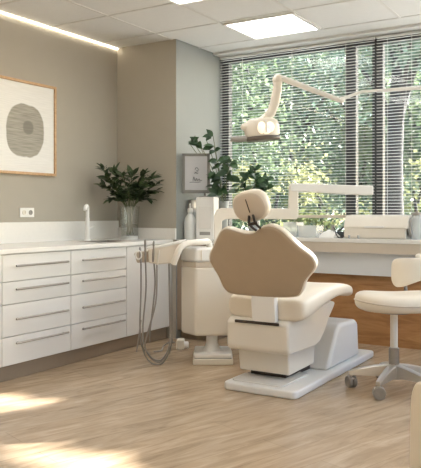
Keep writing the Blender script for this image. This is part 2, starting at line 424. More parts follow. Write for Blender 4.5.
# wall socket
sy0, sy1 = y_at(19.5, XL), y_at(33.5, XL); sm = (sy0+sy1)/2; sz = z_at(212.5, (XL, sm))
t = thing('wall_socket', 'small white double socket on the taupe wall above the worktop', 'socket', (XL, sm, sz))
MB().box(XL, XL+.009, sy0, sy1, sz-.038, sz+.038, .003).build('plate', 'whitep', t)
for k, (a, mm) in enumerate((( -.035, 'creamp'), (.035, 'grey'))):
    MB().lathe([(.02, 0), (.02, .004), (.014, .004), (.012, .001), (0, .001)], (0, 0, 0), 14, Matrix.Translation((XL+.009, sm+a, sz)) @ Matrix.Rotation(PI/2, 4, 'Y')).build('socket_insert', mm, t)
# painting
py1 = y_at(56.5, XL+.03); pzt = z_at(87.5, (XL, py1)); pzb = z_at(176.5, (XL, py1)); py0 = py1-1.12
t = thing('framed_artwork', 'oak-framed abstract print of a grey oval on the taupe wall', 'picture', (XL, (py0+py1)/2, pzb))
f = MB(); k = .022
f.box(XL+.002, XL+.032, py0, py1, pzt-k, pzt, .002); f.box(XL+.002, XL+.032, py0, py1, pzb, pzb+k, .002)
f.box(XL+.002, XL+.032, py0, py0+k, pzb+k, pzt-k, .002); f.box(XL+.002, XL+.032, py1-k, py1, pzb+k, pzt-k, .002)
f.build('frame', 'oak', t)
oy = y_at(25.5, XL+.02); oz = z_at(131, (XL, oy)); ory = abs(y_at(44, XL)-y_at(7, XL))/2; orz = abs(z_at(104.5, (XL, oy))-z_at(157.5, (XL, oy)))/2
def artmat():
    m = bpy.data.materials.new('abstract_print'); m.use_nodes = True
    nt = m.node_tree; b = nt.nodes['Principled BSDF']; b.inputs['Roughness'].default_value = .6; L = nt.links.new
    tc = nt.nodes.new('ShaderNodeTexCoord'); sp = nt.nodes.new('ShaderNodeSeparateXYZ'); L(tc.outputs['Object'], sp.inputs[0])
    nz = nt.nodes.new('ShaderNodeTexNoise'); nz.inputs['Scale'].default_value = 7; L(tc.outputs['Object'], nz.inputs['Vector'])
    mps = nt.nodes.new('ShaderNodeMapping'); mps.inputs['Scale'].default_value = (1, 3, 60); L(tc.outputs['Object'], mps.inputs[0])
    n2 = nt.nodes.new('ShaderNodeTexNoise'); n2.inputs['Scale'].default_value = 2; n2.inputs['Detail'].default_value = 5; L(mps.outputs[0], n2.inputs['Vector'])
    def mth(op, a, bb=None):
        n = nt.nodes.new('ShaderNodeMath'); n.operation = op
        for i, v in enumerate((a, bb)):
            if v is None: continue
            if isinstance(v, (int, float)): n.inputs[i].default_value = v
            else: L(v, n.inputs[i])
        return n.outputs[0]
    def blob(cy, cz, ry, rz, p, wob, soft):
        a = mth('POWER', mth('ABSOLUTE', mth('DIVIDE', mth('SUBTRACT', sp.outputs[1], cy), ry)), p)
        c2 = mth('POWER', mth('ABSOLUTE', mth('DIVIDE', mth('SUBTRACT', sp.outputs[2], cz), rz)), p)
        e = mth('ADD', mth('ADD', a, c2), mth('MULTIPLY', mth('SUBTRACT', nz.outputs[0], .5), wob))
        r = nt.nodes.new('ShaderNodeMapRange'); r.inputs[1].default_value = 1-soft; r.inputs[2].default_value = 1+soft; r.inputs[3].default_value = 1; r.inputs[4].default_value = 0
        L(e, r.inputs[0]); return r.outputs[0]
    ly, lz = oy-(py0+py1)/2, oz-pzb
    o1 = blob(ly, lz, ory, orz, 2.5, .5, .06); o2 = blob(ly+.03, lz+.03, ory*.28, orz*.26, 2.2, .5, .25)
    cr = nt.nodes.new('ShaderNodeValToRGB'); cr.color_ramp.elements[0].position = .3; cr.color_ramp.elements[1].position = .7
    cr.color_ramp.elements[0].color = (.24, .22, .18, 1); cr.color_ramp.elements[1].color = (.40, .375, .32, 1); L(n2.outputs[0], cr.inputs[0])
    pa = nt.nodes.new('ShaderNodeValToRGB'); pa.color_ramp.elements[0].color = (.66, .65, .62, 1); pa.color_ramp.elements[1].color = (.86, .85, .82, 1); L(n2.outputs[0], pa.inputs[0])
    x1 = nt.nodes.new('ShaderNodeMix'); x1.data_type = 'RGBA'; L(o1, x1.inputs[0]); L(pa.outputs[0], x1.inputs[6]); L(cr.outputs[0], x1.inputs[7])
    x2 = nt.nodes.new('ShaderNodeMix'); x2.data_type = 'RGBA'; L(mth('MULTIPLY', o2, .75), x2.inputs[0]); L(x1.outputs[2], x2.inputs[6]); x2.inputs[7].default_value = (.17, .16, .135, 1)
    L(x2.outputs[2], b.inputs['Base Color']); return m
M['art'] = artmat()
MB().box(XL+.004, XL+.02, py0+k, py1-k, pzb+k, pzt-k).build('print', 'art', t)

# ------------------------------------------------------------------ vase with branches
vx, vy = -3.93, 4.955
t = thing('glass_vase', 'clear glass vase with leafy branches standing on the worktop corner', 'vase', (vx, vy, .9005))
R0 = .092
v = MB(); v.lathe([(R0*.86, 0), (R0*.88, .14), (R0, .30), (R0-.004, .30), (R0*.88-.004, .14), (R0*.86-.006, .02), (0, .02)], (vx, vy, .9005), 28)
v.build('glass_body', 'vglass', t)
MB().lathe([(R0*.78, .021), (R0*.80, .14), (0, .14)], (vx, vy, .9005), 24).build('water', 'water', t)
MB().lathe([(R0*.84, .0), (R0*.85, .028), (R0*.6, .034), (0, .034)], (vx, vy, .901), 24).build('glass_base', 'film', t)
tb = thing('leafy_branches', 'bunch of dark green leafy branches in the clear vase', 'plant', (vx, vy, .925))
rn_sign = lambda k: 1 if k % 4 else -1
lf = MB(); st = MB()
rnd = random.Random(3)
tips = [(98, 168), (103, 178), (112, 172), (99, 187), (122, 175), (132, 176), (140, 186), (147, 173), (156, 177), (163, 183), (162, 192), (152, 200), (116, 196), (128, 190), (108, 200)]
for i, (px, py) in enumerate(tips):
    dd = 6.22+rnd.uniform(-.22, .06)
    px, py = 131+(px-131)*.84, 190+(py-190)*.95
    tip = at(px, py, dd); tip.y = min(tip.y, YP-.09); tip.x = max(tip.x, XL+.1)
    base = Vector((vx+rnd.uniform(-.035, .035), vy+rnd.uniform(-.035, .035), .945)); neck = Vector((vx+(tip.x-vx)*.16, vy+(tip.y-vy)*.16, 1.19))
    mid = neck.lerp(tip, .55)+Vector((0, 0, .03))
    pts = spline([base, neck, mid, tip], 8); st.tube(pts, [.0035]*len(pts), 6)
    n = len(pts)
    for k in range(11, n):
        d = (pts[min(k+1, n-1)]-pts[k-1]).normalized()
        for s_ in ((-1, 1, 0) if k > n-3 else (-1, 1) if k % 2 else (rn_sign(k),)):
            sd = d.cross(Vector((0, 0, 1))).normalized()*s_
            dr = (d*.75+sd*1.0+Vector((rnd.uniform(-.4, .4), rnd.uniform(-.4, .4), rnd.uniform(-.2, .45)))).normalized()
            p = pts[k]; L_ = rnd.uniform(.07, .115)
            e = p+dr*L_
            if e.y > YP-.03 or e.x < XL+.04: dr = Vector((abs(dr.x), -abs(dr.y), dr.z)).normalized()
            lf.leaf(p, dr, Vector((rnd.uniform(-.5, .5), -.4+rnd.uniform(-.5, .5), 1)).normalized(), L_, L_*.46)
st.build('branch_stems', 'stem', tb); lf.build('leaves', 'leaf', tb)

# ------------------------------------------------------------------ side cabinet in the recess, dispenser, monitor
t = thing('recess_cabinet', 'low cabinet with body browned for shade and white top in the recess behind the dental unit', 'cabinet', (-3.35, 5.38, 0))
MB().box(XS+.002, -3.16, 5.145, LF-.01, .08, .865).build('body', 'kick', t)  # brown body colour stands in for the shade in this strip
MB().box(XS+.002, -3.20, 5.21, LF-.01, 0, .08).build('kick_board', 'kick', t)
MB().box(XS+.002, -3.14, 5.14, LF-.004, .865, .90, .004).build('top', 'top', t)
DX, DY = -3.33, 5.34
t = thing('white_dispenser', 'tall white box dispenser under the small grey screen', 'dispenser', (DX, DY, .9005), YAW*.5)
MB().box(-.085, .085, -.085, .085, 0, .385, .01).build('body', 'whitep', t, world=False)
MB().box(-.06, .06, -.089, -.084, .10, .30, .002).build('front_panel', 'top', t, world=False)
MB().box(-.05, .05, -.088, -.084, .04, .07, .001).build('slot', 'grey', t, world=False)
mc = at(196, 173, 6.22)
t = thing('small_screen', 'small grey-framed portrait screen on top of the white dispenser', 'screen', (DX, DY-.0, 1.286), YAW)
MB().lathe([(.06, 0), (.06, .008), (.012, .012), (.012, .07)], (-.02, 0, 0), 16).build('stand', 'grey', t, world=False)
ox = (mc-Vector((DX, DY, 0))).dot(RT)
W2, z0, z1 = .127, .035, .40
f = MB(); k = .026; y0, y1 = -.03, -.005
f.box(ox-W2, ox+W2, y0, y1, z0, z0+k*1.2, .003); f.box(ox-W2, ox+W2, y0, y1, z1-k, z1, .003); f.box(ox-W2, ox-W2+k, y0, y1, z0, z1, .003); f.box(ox+W2-k, ox+W2, y0, y1, z0, z1, .003)
f.box(ox-W2+.01, ox+W2-.01, y1-.004, y1+.012, z0+.01, z1-.01)
f.build('bezel', 'bezel', t, world=False)
s = MB().box(ox-W2+k, ox+W2-k, y0+.004, y0+.012, z0+k, z1-k).build('display', 'screen', t, world=False)
q = MB(); yy = y0+.003
for pl_ in ([(-.01, .25), (.0, .27), (.015, .262), (.02, .245), (.0, .24)], [(-.015, .215), (.0, .225), (.02, .235)], [(-.03, .15), (-.02, .185), (-.01, .15), (.005, .172), (.012, .15), (.03, .168), (.035, .15), (.055, .155)], [(-.06, .135), (-.03, .137), (.0, .134), (.04, .138)], [(-.012, .228), (.01, .215), (.02, .222)]):
    q.tube(spline([(ox+a, yy, b+.0) for a, b in pl_], 5), .0045, 6, .5)
q.build('drawn_marks', 'ink', s, world=False)
# plastic canister and grey box beside it
cp = at(189.5, 236, 6.05); 
t = thing('plastic_canister', 'milky plastic canister on the recess cabinet left of the white dispenser', 'canister', (-3.475, 5.27, .9005))
MB().lathe([(.052, 0), (.056, .01), (.056, .15), (.05, .19), (.03, .225), (.022, .235), (.022, .25)], (0, 0, 0), 20).build('bottle', 'film', t, world=False)
MB().lathe([(.026, .245), (.026, .275), (.02, .285), (0, .285)], (0, 0, 0), 16).build('cap', 'whitep', t, world=False)
MB().tube(spline([(0, 0, .28), (0, -.0, .31), (.02, -.03, .325), (.03, -.05, .31)]), .006, 8).build('pump_spout', 'whitep', t, world=False)
t = thing('wall_control_box', 'small grey box on the pale return wall below the screen', 'control box', (XS, 5.40, 1.2))
MB().box(XS+.001, XS+.035, 5.33, 5.46, 1.15, 1.26, .004).build('housing', 'grey', t)
MB().box(XS+.035, XS+.038, 5.36, 5.43, 1.19, 1.24).build('faceplate', 'screen', t)

# ------------------------------------------------------------------ potted plants behind the chair
def potted(name, label, px, r, h, seed, targets, dd, lw):
    x = x_at(px, 5.765); y = 5.765
    t = thing(name, label, 'plant', (x, y, .9225))
    p = MB(); p.lathe([(r*.75, 0), (r*.8, .01), (r, h), (r*.88, h), (r*.85, h-.03), (0, h-.03)], (x, y, .9225), 24); p.build('pot', 'pot', t)
    MB().lathe([(r*.84, 0), (r*.5, .006), (0, .006)], (x, y, .9225+h-.03), 20).build('soil', 'soil', t)
    rn = random.Random(seed); lf = MB(); st = MB()
    for (a, b, ln) in targets:
        tip = at(a, b, dd+rn.uniform(-.12, .10)); tip.y = min(tip.y, YW-.12); tip.x = max(tip.x, XS+.06)
        base = Vector((x+rn.uniform(-r*.4, r*.4), y+rn.uniform(-r*.4, r*.4), .9225+h-.03))
        mid = base.lerp(tip, .5)+Vector((0, 0, .05)); pts = spline([base, mid, tip], 8); st.tube(pts, .003, 6)
        n = len(pts)
        for k in range(n-1, n-1-ln, -2):
            if k < 4: break
            d = (pts[k]-pts[k-1]).normalized()
            for _ in range(2):
                dr = Vector((d.x*.5+rn.uniform(-.8, .8), d.y*.3-rn.uniform(.0, .6), d.z*.4+rn.uniform(-.45, .4))).normalized()
                L_ = rn.uniform(.8, 1.2)*lw
                if (pts[k]+dr*L_).y > YW-.06: dr.y = -abs(dr.y)
                if (pts[k]+dr*L_).x < XS+.02: dr.x = abs(dr.x)
                lf.leaf(pts[k], dr, Vector((rn.uniform(-.4, .4), -.8, .6+rn.uniform(-.4, .4))).normalized(), L_, L_*.58, .2, .3)
    st.build('stems', 'stem', t); lf.build('leaves', 'leaf2', t)
potted('trailing_plant', 'leafy green plant in a tall grey pot beside the small screen', 223.5, .052, .335, 5,
       [(192, 140, 1), (198, 142, 2), (206, 139, 2), (213, 136, 2), (190, 144, 1), (201, 146, 2), (214, 146, 3), (218, 160, 5), (224, 163, 5), (214, 172, 5), (220, 178, 6), (228, 172, 5), (212, 186, 5), (222, 188, 6), (231, 160, 3), (217, 195, 4)], 6.2, .10)
potted('bushy_plant', 'green bushy pot plant on the window counter behind the headrest', 254, .06, .16, 11,
       [(248, 175, 4), (255, 170, 5), (262, 178, 5), (240, 182, 4), (268, 186, 3), (252, 186, 7), (260, 190, 6), (245, 190, 6), (236, 190, 3), (256, 180, 6), (266, 180, 3)], 6.15, .095)

# ------------------------------------------------------------------ things on the window counter
ZB = .9225
def sx(px): return x_at(px, 5.75)
t = thing('cream_sterilizer', 'long cream box sterilizer with rounded lid on the window counter', 'sterilizer', ((sx(346)+sx(411))/2, 5.76, ZB))
xa_, xb_ = sx(346), sx(411)
def rr(y0, y1, z0, z1, r, n=4):
    out = []
    for (cy, cz, a0) in ((y1-r, z1-r, 0), (y0+r, z1-r, 90), (y0+r, z0+r, 180), (y1-r, z0+r, 270)):
        for k in range(n+1):
            a = math.radians(a0+90*k/n); out.append((cy+r*math.cos(a), cz+r*math.sin(a)))
    return out
MB().prism(rr(5.66, 5.86, ZB, ZB+.10, .02), 'x', xa_+.015, xb_-.02, .004).build('body', 'creamp', t)
MB().prism([(5.655, ZB+.085), (5.66, ZB+.11), (5.70, ZB+.19), (5.73, ZB+.20), (5.86, ZB+.205), (5.87, ZB+.19), (5.87, ZB+.085)], 'x', xa_+.01, xb_, .012, 3).build('lid', 'creamp', t)
MB().box(xa_+.2, xb_-.2, 5.648, 5.656, ZB+.094, ZB+.108, .002).build('handle', 'whitep', t)
MB().prism(rr(5.68, 5.85, ZB+.02, ZB+.18, .05, 6), 'x', xb_-.002, xb_+.02, .004).build('end_cap', 'grey', t)
def tray(px0, px1, h, label, contents):
    x0, x1 = sx(px0), sx(px1)
    t = thing('clear_tray', label, 'tray', ((x0+x1)/2, 5.75, ZB), 0, 'clear plastic boxes on the window counter')
    b = MB(); y0, y1 = 5.67, 5.83; k = .003
    b.box(x0, x1, y0, y1, ZB, ZB+k); b.box(x0, x1, y0, y0+k, ZB+k, ZB+h); b.box(x0, x1, y1-k, y1, ZB+k, ZB+h); b.box(x0, x0+k, y0+k, y1-k, ZB+k, ZB+h); b.box(x1-k, x1, y0+k, y1-k, ZB+k, ZB+h)
    b.build('box', 'clear', t, smooth=False)
    MB().box(x0-.004, x1+.004, y0-.004, y1+.004, ZB+h, ZB+h+.006, .002).build('lid', 'clear', t)
    return x0, x1
def pack(n, xs, z, mt, label, cat, w, d, h):
    pass
x0, x1 = tray(287, 300, .13, 'tall clear plastic box at the left end of the window counter', 0)
x0, x1 = tray(302, 320, .10, 'wide clear plastic box left of the foil pouches', 0)
b = MB(); b.box(x0+.02, x1-.02, 5.69, 5.80, ZB+.004, ZB+.06, .01); tag(b.build('cotton_pack', 'whitep'), 'white pack inside the wide clear plastic box', 'pack')
xp = sx(330)
b = MB()
rn = random.Random(4)
rings = []
for k in range(9):
    u = k/8; h = .03+.03*math.sin(u*PI)+rn.uniform(-.004, .008)
    rings.append([(xp-.07+.14*u, y, ZB+.001+(h*(1-((y-5.74)/.09)**2)+rn.uniform(0, .006) if j else 0)) for j, y in ((0, 5.66), (1, 5.67), (1, 5.70), (1, 5.74), (1, 5.78), (1, 5.81), (0, 5.82))])
b.loft(rings); tag(b.build('foil_pouch', 'whitep'), 'crumpled white pouch between clear box and cream sterilizer', 'pouch')
xs_ = sx(341)
t = thing('black_cable', 'thin dark cable bent in front of the cream sterilizer', 'cable', (xs_, 5.66, ZB))
MB().tube(spline([(xs_-.07, 5.74, ZB+.10), (xs_-.045, 5.72, ZB+.075), (xs_-.02, 5.69, ZB+.03), (xs_+.01, 5.665, ZB+.008), (xs_+.05, 5.655, ZB+.006), (xs_+.06, 5.653, ZB+.03)]), .005, 8).build('lead', 'dark', t)
MB().box(xs_-.085, xs_-.055, 5.73, 5.76, ZB, ZB+.115, .004).build('stand', 'grey', t)
for i, (px, lb) in enumerate(((352, 'small glass dish in front of the sterilizer, nearest the cable'), (361, 'small glass dish in front of the sterilizer, further right'))):
    x = sx(px)
    if i == 0:
        t = thing('glass_dish', lb, 'dish', (x+.01, 5.6525, ZB), 0, 'small glass dishes')
        MB().lathe([(.008, 0), (.0085, .002), (.010, .028), (.0085, .028), (.007, .004), (0, .004)], (0, 0, 0), 14).build('bowl', 'clear', t, world=False); t0 = t
    else: dup(t0, (x+.01, 5.6525, ZB), 0, lb)
xj = x_at(417, 5.76)
t = thing('glass_jar', 'clear glass jar right of the cream sterilizer by the window', 'jar', (xj, 5.76, ZB))
MB().lathe([(.05, 0), (.055, .01), (.055, .17), (.04, .19), (.04, .2), (.037, .2), (.037, .188), (.051, .168), (.051, .012), (0, .01)], (0, 0, 0), 20).build('body', 'clear', t, world=False)
MB().lathe([(.044, .2), (.044, .218), (.012, .222), (.012, .238), (0, .24)], (0, 0, 0), 18).build('lid', 'steel', t, world=False)

# ------------------------------------------------------------------ dental delivery unit (local frame faces the camera)
ub = at(211, 352, 5.30); ub.z = 0
t = thing('dental_unit', 'cream dental delivery unit with hanging hoses, between cabinet and chair', 'dental unit', tuple(ub), YAW)
def U(px, py, dv=0.):
    """unit-local point for a picture position at local depth dv"""
    d = 5.30+dv; return Vector(((px-CX)/FPX*d-(211-CX)/FPX*5.30, dv, CAMZ-(py-HZ)/FPX*d))
pL, pM, pR = U(181, 262).x, U(197, 262, -.1).x, U(232, 262).x
zt, zb = U(0, 262, -.05).z, U(0, 335, -.05).z
fp = [(pL, .04), (pM-.012, -.11), (pR+.02, -.09), (pR+.06, .0), (pR+.05, .16), (pL+.02, .18)]
MB().prism(fp, 'z', zb, zt-.035, .022, 4).build('cabinet_body', 'creamp', t, world=False)
fp2 = [(a*1.01, b*1.03) for a, b in fp]
MB().prism([(a*.985, b*.96) for a, b in fp], 'z', zt-.040, zt, .004).build('trim_band', 'beigep', t, world=False)
MB().prism(fp2, 'z', zt, zt+.11, .02, 4).build('cabinet_top', 'whitep', t, world=False)
sl = MB().box(pM+.03, pM+.04, -.125, -.105, zt+.015, zt+.095, .003); sl.build('top_seam', 'creamp', t, world=False)
MB().lathe([(.075, 0), (.06, .02), (.045, .06), (.042, zb-.06)], (U(212, 0).x, .03, .075), 20).build('post', 'whitep', t, world=False)
x0, x1 = U(193, 0, -.1).x, U(233, 0, -.1).x
f = MB(); f.box(x0, x1, -.15, .20, 0, .045, .008); f.build('foot', 'creamp', t, world=False)
MB().box(x0+.008, x1-.008, -.14, .19, .048, .08, .01).build('foot_cover', 'whitep', t, world=False)
MB().box(x0+.012, x1-.012, -.136, .186, .042, .05).build('foot_seam', 'grey', t, world=False)
# arm from cabinet to tray
A = MB(); pts = spline([U(173.5, 264, -.19), U(176.5, 256, -.2), U(180, 248.5, -.19), U(187, 243.8, -.15), U(201, 242, -.06), U(208, 242, .03), U(210, 250, .03)], 6)
A.tube(pts, [.026]*len(pts), 12, .9); A.build('tray_arm', 'creamp', t, world=False)
# tray
T = [U(149, 246, -.05), U(171, 244.5, -.05), U(183, 241, -.05), U(178, 252, -.05), U(173, 262, -.05), U(160, 263.5, -.05), U(150, 262, -.05)]
tr = MB().prism([(p.x, p.z) for p in T], 'y', -.17, .08, .012, 3).build('instrument_tray', 'creamp', t, world=False)
a, b_ = U(152, 240.5), U(186, 238)
MB().prism([(U(148, 246).x, U(0, 246.5).z), (U(170, 241).x, U(0, 242.8).z), (U(186, 240).x, U(0, 239.5).z), (U(184, 241).x, U(0, 241.5).z), (U(171, 244).x, U(0, 245).z), (U(150, 247).x, U(0, 248.5).z)], 'y', -.18, .10, .004).build('tray_rim', 'whitep', tr, world=False)
hb = MB(); hb.prism([(U(136, 0).x, U(0, 252).z), (U(151, 0).x, U(0, 250).z), (U(151, 0).x, U(0, 261).z), (U(139, 0).x, U(0, 261.5).z)], 'y', -.15, -.03, .008, 2); hb.build('instrument_holder', 'beigep', t, world=False)
# instruments
def instr(px, top, bot, dv, lean, mt='steel', r=.0085):
    i_ = MB(); p0 = U(px+lean, top, dv); p1 = U(px, bot, dv)
    pts = [p0.lerp(p1, q) for q in (0, .1, .35, .6, .85, 1)]
    i_.tube(pts, [r*.6, r, r*.85, r*1.05, r, r*.7], 10); return i_.build('handpiece', mt, t, world=False)
instr(141, 247, 264, -.165, -1, 'grey'); instr(145.6, 239.5, 264, -.17, -.5, 'hose'); instr(153, 241, 262, -.175, .8, 'hose'); instr(157, 250, 265, -.185, 2, 'creamp')
rg = MB()
c0 = U(138.5, 255, -.17); rg.tube([c0+Vector((.022*math.cos(a), 0, .032*math.sin(a))) for a in [2*PI*k/18 for k in range(19)]], .006, 8)
rg.build('holder_ring', 'whitep', t, world=False)
# hoses
def hose(pp, r, mt='hose'):
    return MB().tube(spline([U(*p) for p in pp], 8), r, 8).build('hose', mt, t, world=False)
fz = -.16
hose([(141, 263, fz), (141, 290, fz), (140, 325, fz), (142, 346, fz), (149, 361, fz+.02), (159, 364.5, fz+.02), (167, 357, fz+.02), (172, 340, fz), (172, 310, fz+.05), (171, 262, fz+.09)], .006)
hose([(145.6, 263, fz), (146, 290, fz), (143, 325, fz), (144, 345, fz-.03), (152, 358, fz-.02), (161, 360, fz-.02), (168, 350, fz-.02), (170, 335, fz), (169.5, 300, fz+.05), (169, 262, fz+.09)], .006)
hose([(154, 262, fz), (155, 285, fz), (152, 315, fz), (150, 330, fz), (150, 342, fz)], .006, 'hose')
hose([(157, 264, fz-.02), (156, 300, fz-.02), (150, 325, fz-.02), (145, 345, fz-.02), (150, 357, fz+.05), (160, 362, fz+.05), (168, 350, fz+.03), (171, 330, fz+.05), (170.5, 290, fz+.06), (170, 262, fz+.09)], .0065, 'steel')
hose([(141, 320, fz-.01), (139, 335, fz-.01), (136.5, 352, fz-.01)], .0045, 'steel')
# swing arm at the back of the unit
dv = .13; r_ = .0
arm = MB(); hw = .034
def U2(px, py): return U(px, py, dv)
inner = [(214, 250), (214, 216), (216.5, 210), (221, 208), (262, 208.3), (288.5, 208.5), (289, 186), (291, 183.5), (298, 183), (298, 187), (298, 217), (296, 219.5), (262, 219), (226, 219), (222, 221), (221, 250)]
arm.prism([(U2(*p).x, U2(*p).z) for p in inner], 'y', dv-.03, dv+.035, .008, 3); arm.build('support_arm', 'creamp', t, world=False)
up = [(290, 183.2), (372.5, 186), (372.5, 195), (366, 195.3), (296, 191.5), (290, 191)]
MB().prism([(U2(*p).x, U2(*p).z) for p in up], 'y', dv-.035, dv+.04, .008, 3).build('upper_arm', 'whitep', t, world=False)
# junction box and cables by the wall
jp = at(181, 337, 5.75); 
t = thing('floor_junction_box', 'small white connection box on the floor behind the hoses', 'junction box', (jp.x, jp.y, 0), YAW)
MB().box(-.035, .03, -.05, .05, 0, .085, .012).build('housing', 'creamp', t, world=False)
MB().tube(spline([(-.05, -.02, .06), (-.09, -.06, .07), (-.14, -.06, .04), (-.16, -.10, .008), (-.22, -.12, .006)]), .006, 8).build('cable', 'steel', t, world=False)
MB().lathe([(.03, 0), (.03, .03), (.022, .035), (0, .035)], (0, 0, 0), 16, Matrix.Translation((.03, -.02, .04)) @ Matrix.Rotation(PI/2, 4, 'Y')).build('connector', 'whitep', t, world=False)

# ------------------------------------------------------------------ dental chair
CXX = -2.0
t = thing('dental_chair', 'beige dental patient chair seen from behind on a white floor base', 'dental chair', (CXX, 4.5, 0))
MB().prism(rr(-2.275, -1.755, 3.83, 5.33, .04, 5), 'z', 0, .05, .012, 3).build('base_plate', 'whitep', t)
MB().prism(rr(-2.24, -1.87, 3.88, 4.3, .03, 4), 'z', .0505, .062, .004, 2).build('foot_mat', 'top', t)
# pedestal
MB().prism([(4.46, .05), (5.10, .05), (5.07, .29), (5.06, .318), (5.03, .332), (4.74, .345), (4.68, .335), (4.64, .30)], 'x', -2.2, -1.80, .03, 4).build('pedestal', 'whitep', t)
MB().prism([(4.02, .095), (4.00, .26), (4.44, .26), (4.42, .10)], 'x', -2.255, -1.885, .014, 3).build('lower_casing', 'creamp', t)
MB().box(-2.2, -1.94, 4.08, 4.55, .05, .15).build('lift_base', 'darkgap', t)
MB().prism([(3.925, .245), (3.90, .27), (3.895, .44), (3.95, .47), (4.62, .52), (4.70, .50), (4.66, .46), (4.58, .40), (4.50, .32), (4.42, .262), (4.34, .24)], 'x', -2.285, -1.835, .02, 4).build('upper_casing', 'creamp', t)
MB().box(-2.215, -1.90, 3.885, 3.90, .432, .450, .003).build('casing_slot', 'darkgap', t)
# seat (loft along Y)
rings = []
secs = [(3.925, .535, .062, .24), (3.935, .535, .078, .272), (3.97, .535, .086, .285), (4.07, .555, .088, .288), (4.25, .585, .076, .288), (4.45, .602, .064, .275), (4.65, .60, .056, .255), (4.82, .585, .05, .238), (4.96, .562, .048, .218), (5.05, .54, .04, .185), (5.085, .532, .025, .13)]
N = 28
for (y, zc, h, w) in secs:
    ring = []
    for k in range(N):
        a = 2*PI*k/N; f_ = lambda v, e: math.copysign(abs(v)**e, v)
        x = f_(math.cos(a), .38)*w; z = f_(math.sin(a), .55)*h
        if z > 0: z += -.018*(1-(x/w)**2)   # dished top
        ring.append((CXX+x-.02, y, zc+z))
    rings.append(ring)
MB().loft(rings).build('seat', 'cream_up', t, sub=1, angle=80)
# back post
MB().prism([(3.878, .45), (3.862, .58), (3.862, .67), (3.915, .67), (3.925, .45)], 'x', CXX-.085, CXX+.085, .012, 2).build('back_post', 'whitep', t)
# backrest: outline on a leaning plane
outl = [(244.2,232.7),(235.5,230.5),(226,228),(220,231.3),(215.4,240),(212,248),(209.2,254.4),(209.2,261.5),(213.3,269),(218,277),(222,286.2),(226,291.5),(232,294.4),(245,296),(258,297.3),(274,298),(295,297.5),(301.2,293.8),(304,287),(306.3,281),(312.7,273),(316,267),(315,261),(310.8,255.2),(301.2,248),(291.8,239.5),(284,231.8),(276.2,227),(268.5,225.2),(260.8,227.5),(255.5,231.6),(250.5,233.2)]
P0 = Vector((CXX, 3.87, .60)); leanv = Vector((0, -.35, 1)).normalized(); nb = Vector((1, 0, 0)).cross(leanv).normalized()   # normal to back plane
if nb.y > 0: nb = -nb            # towards the camera side
CAMP = Vector((0, 0, CAMZ))
def onplane(px, py, P0=P0, nb=nb):
    r = ray(px); r.z = -(py-HZ)/FPX; k = (P0-CAMP).dot(nb)/r.dot(nb); return CAMP+r*k
sm_ = [onplane(p.x, p.y) for p in spline2(outl, 3)]
cen = sum(sm_, Vector())/len(sm_)
def backrings(offs):
    return [[cen+(p-cen)*s+nb*o for p in sm_] for s, o in offs]
MB().loft(backrings([(.60, .012), (.90, .010), (.965, .004), (.985, -.006)])).build('back_shell', 'tan', t, angle=80)['label'] = 'smooth tan rear shell of the backrest'
MB().loft(backrings([(.94, .001), (.985, .001), (1.0, -.006), (1.0, -.03), (.985, -.045), (.92, -.056), (.70, -.060)])).build('backrest', 'cream_up', t, angle=80)
# headrest
hc = onplane(249.5, 207); hc.y += .0
hp = Matrix.Translation(hc) @ Matrix.Rotation(math.radians(12), 4, nb) @ Matrix(((1, 0, 0, 0), (0, -nb.y, leanv.y, 0), (0, -nb.z, leanv.z, 0), (0, 0, 0, 1)))
def headring(offs, n=36, sx_=.122, sz_=.098):
    R = []
    for s, o in offs:
        R.append([hp @ Vector((math.copysign(abs(math.cos(2*PI*k/n))**.8, math.cos(2*PI*k/n))*sx_*s, o, math.copysign(abs(math.sin(2*PI*k/n))**.8, math.sin(2*PI*k/n))*sz_*s)) for k in range(n)])
    return R
hr = MB().loft(headring([(.7, -.012), (.93, -.004), (1, .012), (1, .035), (.95, .058), (.8, .075), (.5, .08)])).build('headrest', 'cream_up', t, angle=80)
MB().loft(headring([(.5, -.016), (.80, -.0135), (.88, -.006)])).build('headrest_shell', 'beigep', hr, angle=80)
sp = MB(); sp.tube([hp @ Vector((.002, -.017, .055)), hp @ Vector((.0, -.019, -.03))], .003, 6); sp.build('headrest_slot', 'dark', hr)
br = MB()
for dx in (-.022, .018):
    br.tube(spline([hp @ Vector((dx*.7, -.012, -.05)), hp @ Vector((dx, -.03, -.085)), hp @ Vector((dx*1.1, -.012, -.125)), hp @ Vector((dx, .03, -.17))], 5), .0085, 8)
br.tube([hp @ Vector((-.035, -.026, -.10)), hp @ Vector((.035, -.026, -.10))], .010, 8)
br.build('headrest_bracket', 'dark', t)

# ------------------------------------------------------------------ operator stool
sc0 = at(394, 385, 4.44)
t = thing('operator_stool', 'cream swivel stool with five-wheel base at the right edge', 'stool', (sc0.x, sc0.y, 0), YAW)
ZSEAT = CAMZ-(301-HZ)/FPX*4.44
rings = []
NN = 36
for (s, z) in ((.55, -.062), (.88, -.058), (.985, -.035), (1, -.005), (.99, .02), (.95, .04), (.80, .056), (.5, .055), (.25, .05)):
    ring = []
    for k in range(NN):
        a = 2*PI*k/NN
        x = math.copysign(abs(math.cos(a))**.85, math.cos(a))*.262*s; y = math.copysign(abs(math.sin(a))**.85, math.sin(a))*.225*s
        dz = .012*math.cos(2*a)*s if z > 0 else 0
        ring.append((x+.012, y, ZSEAT+z+dz))
    rings.append(ring)
st_ = MB().loft(rings).build('seat', 'cream_up', t, world=False, sub=1, angle=80)
pip = MB(); pp = []
for k in range(NN+1):
    a = 2*PI*k/NN; pp.append((math.copysign(abs(math.cos(a))**.85, math.cos(a))*.262*1.0+.012, math.copysign(abs(math.sin(a))**.85, math.sin(a))*.225*1.0, ZSEAT-.0+.010*math.sin(2*a+1)))
pip.tube(pp, .0045, 6); pip.build('piping', 'beigep', st_, world=False)
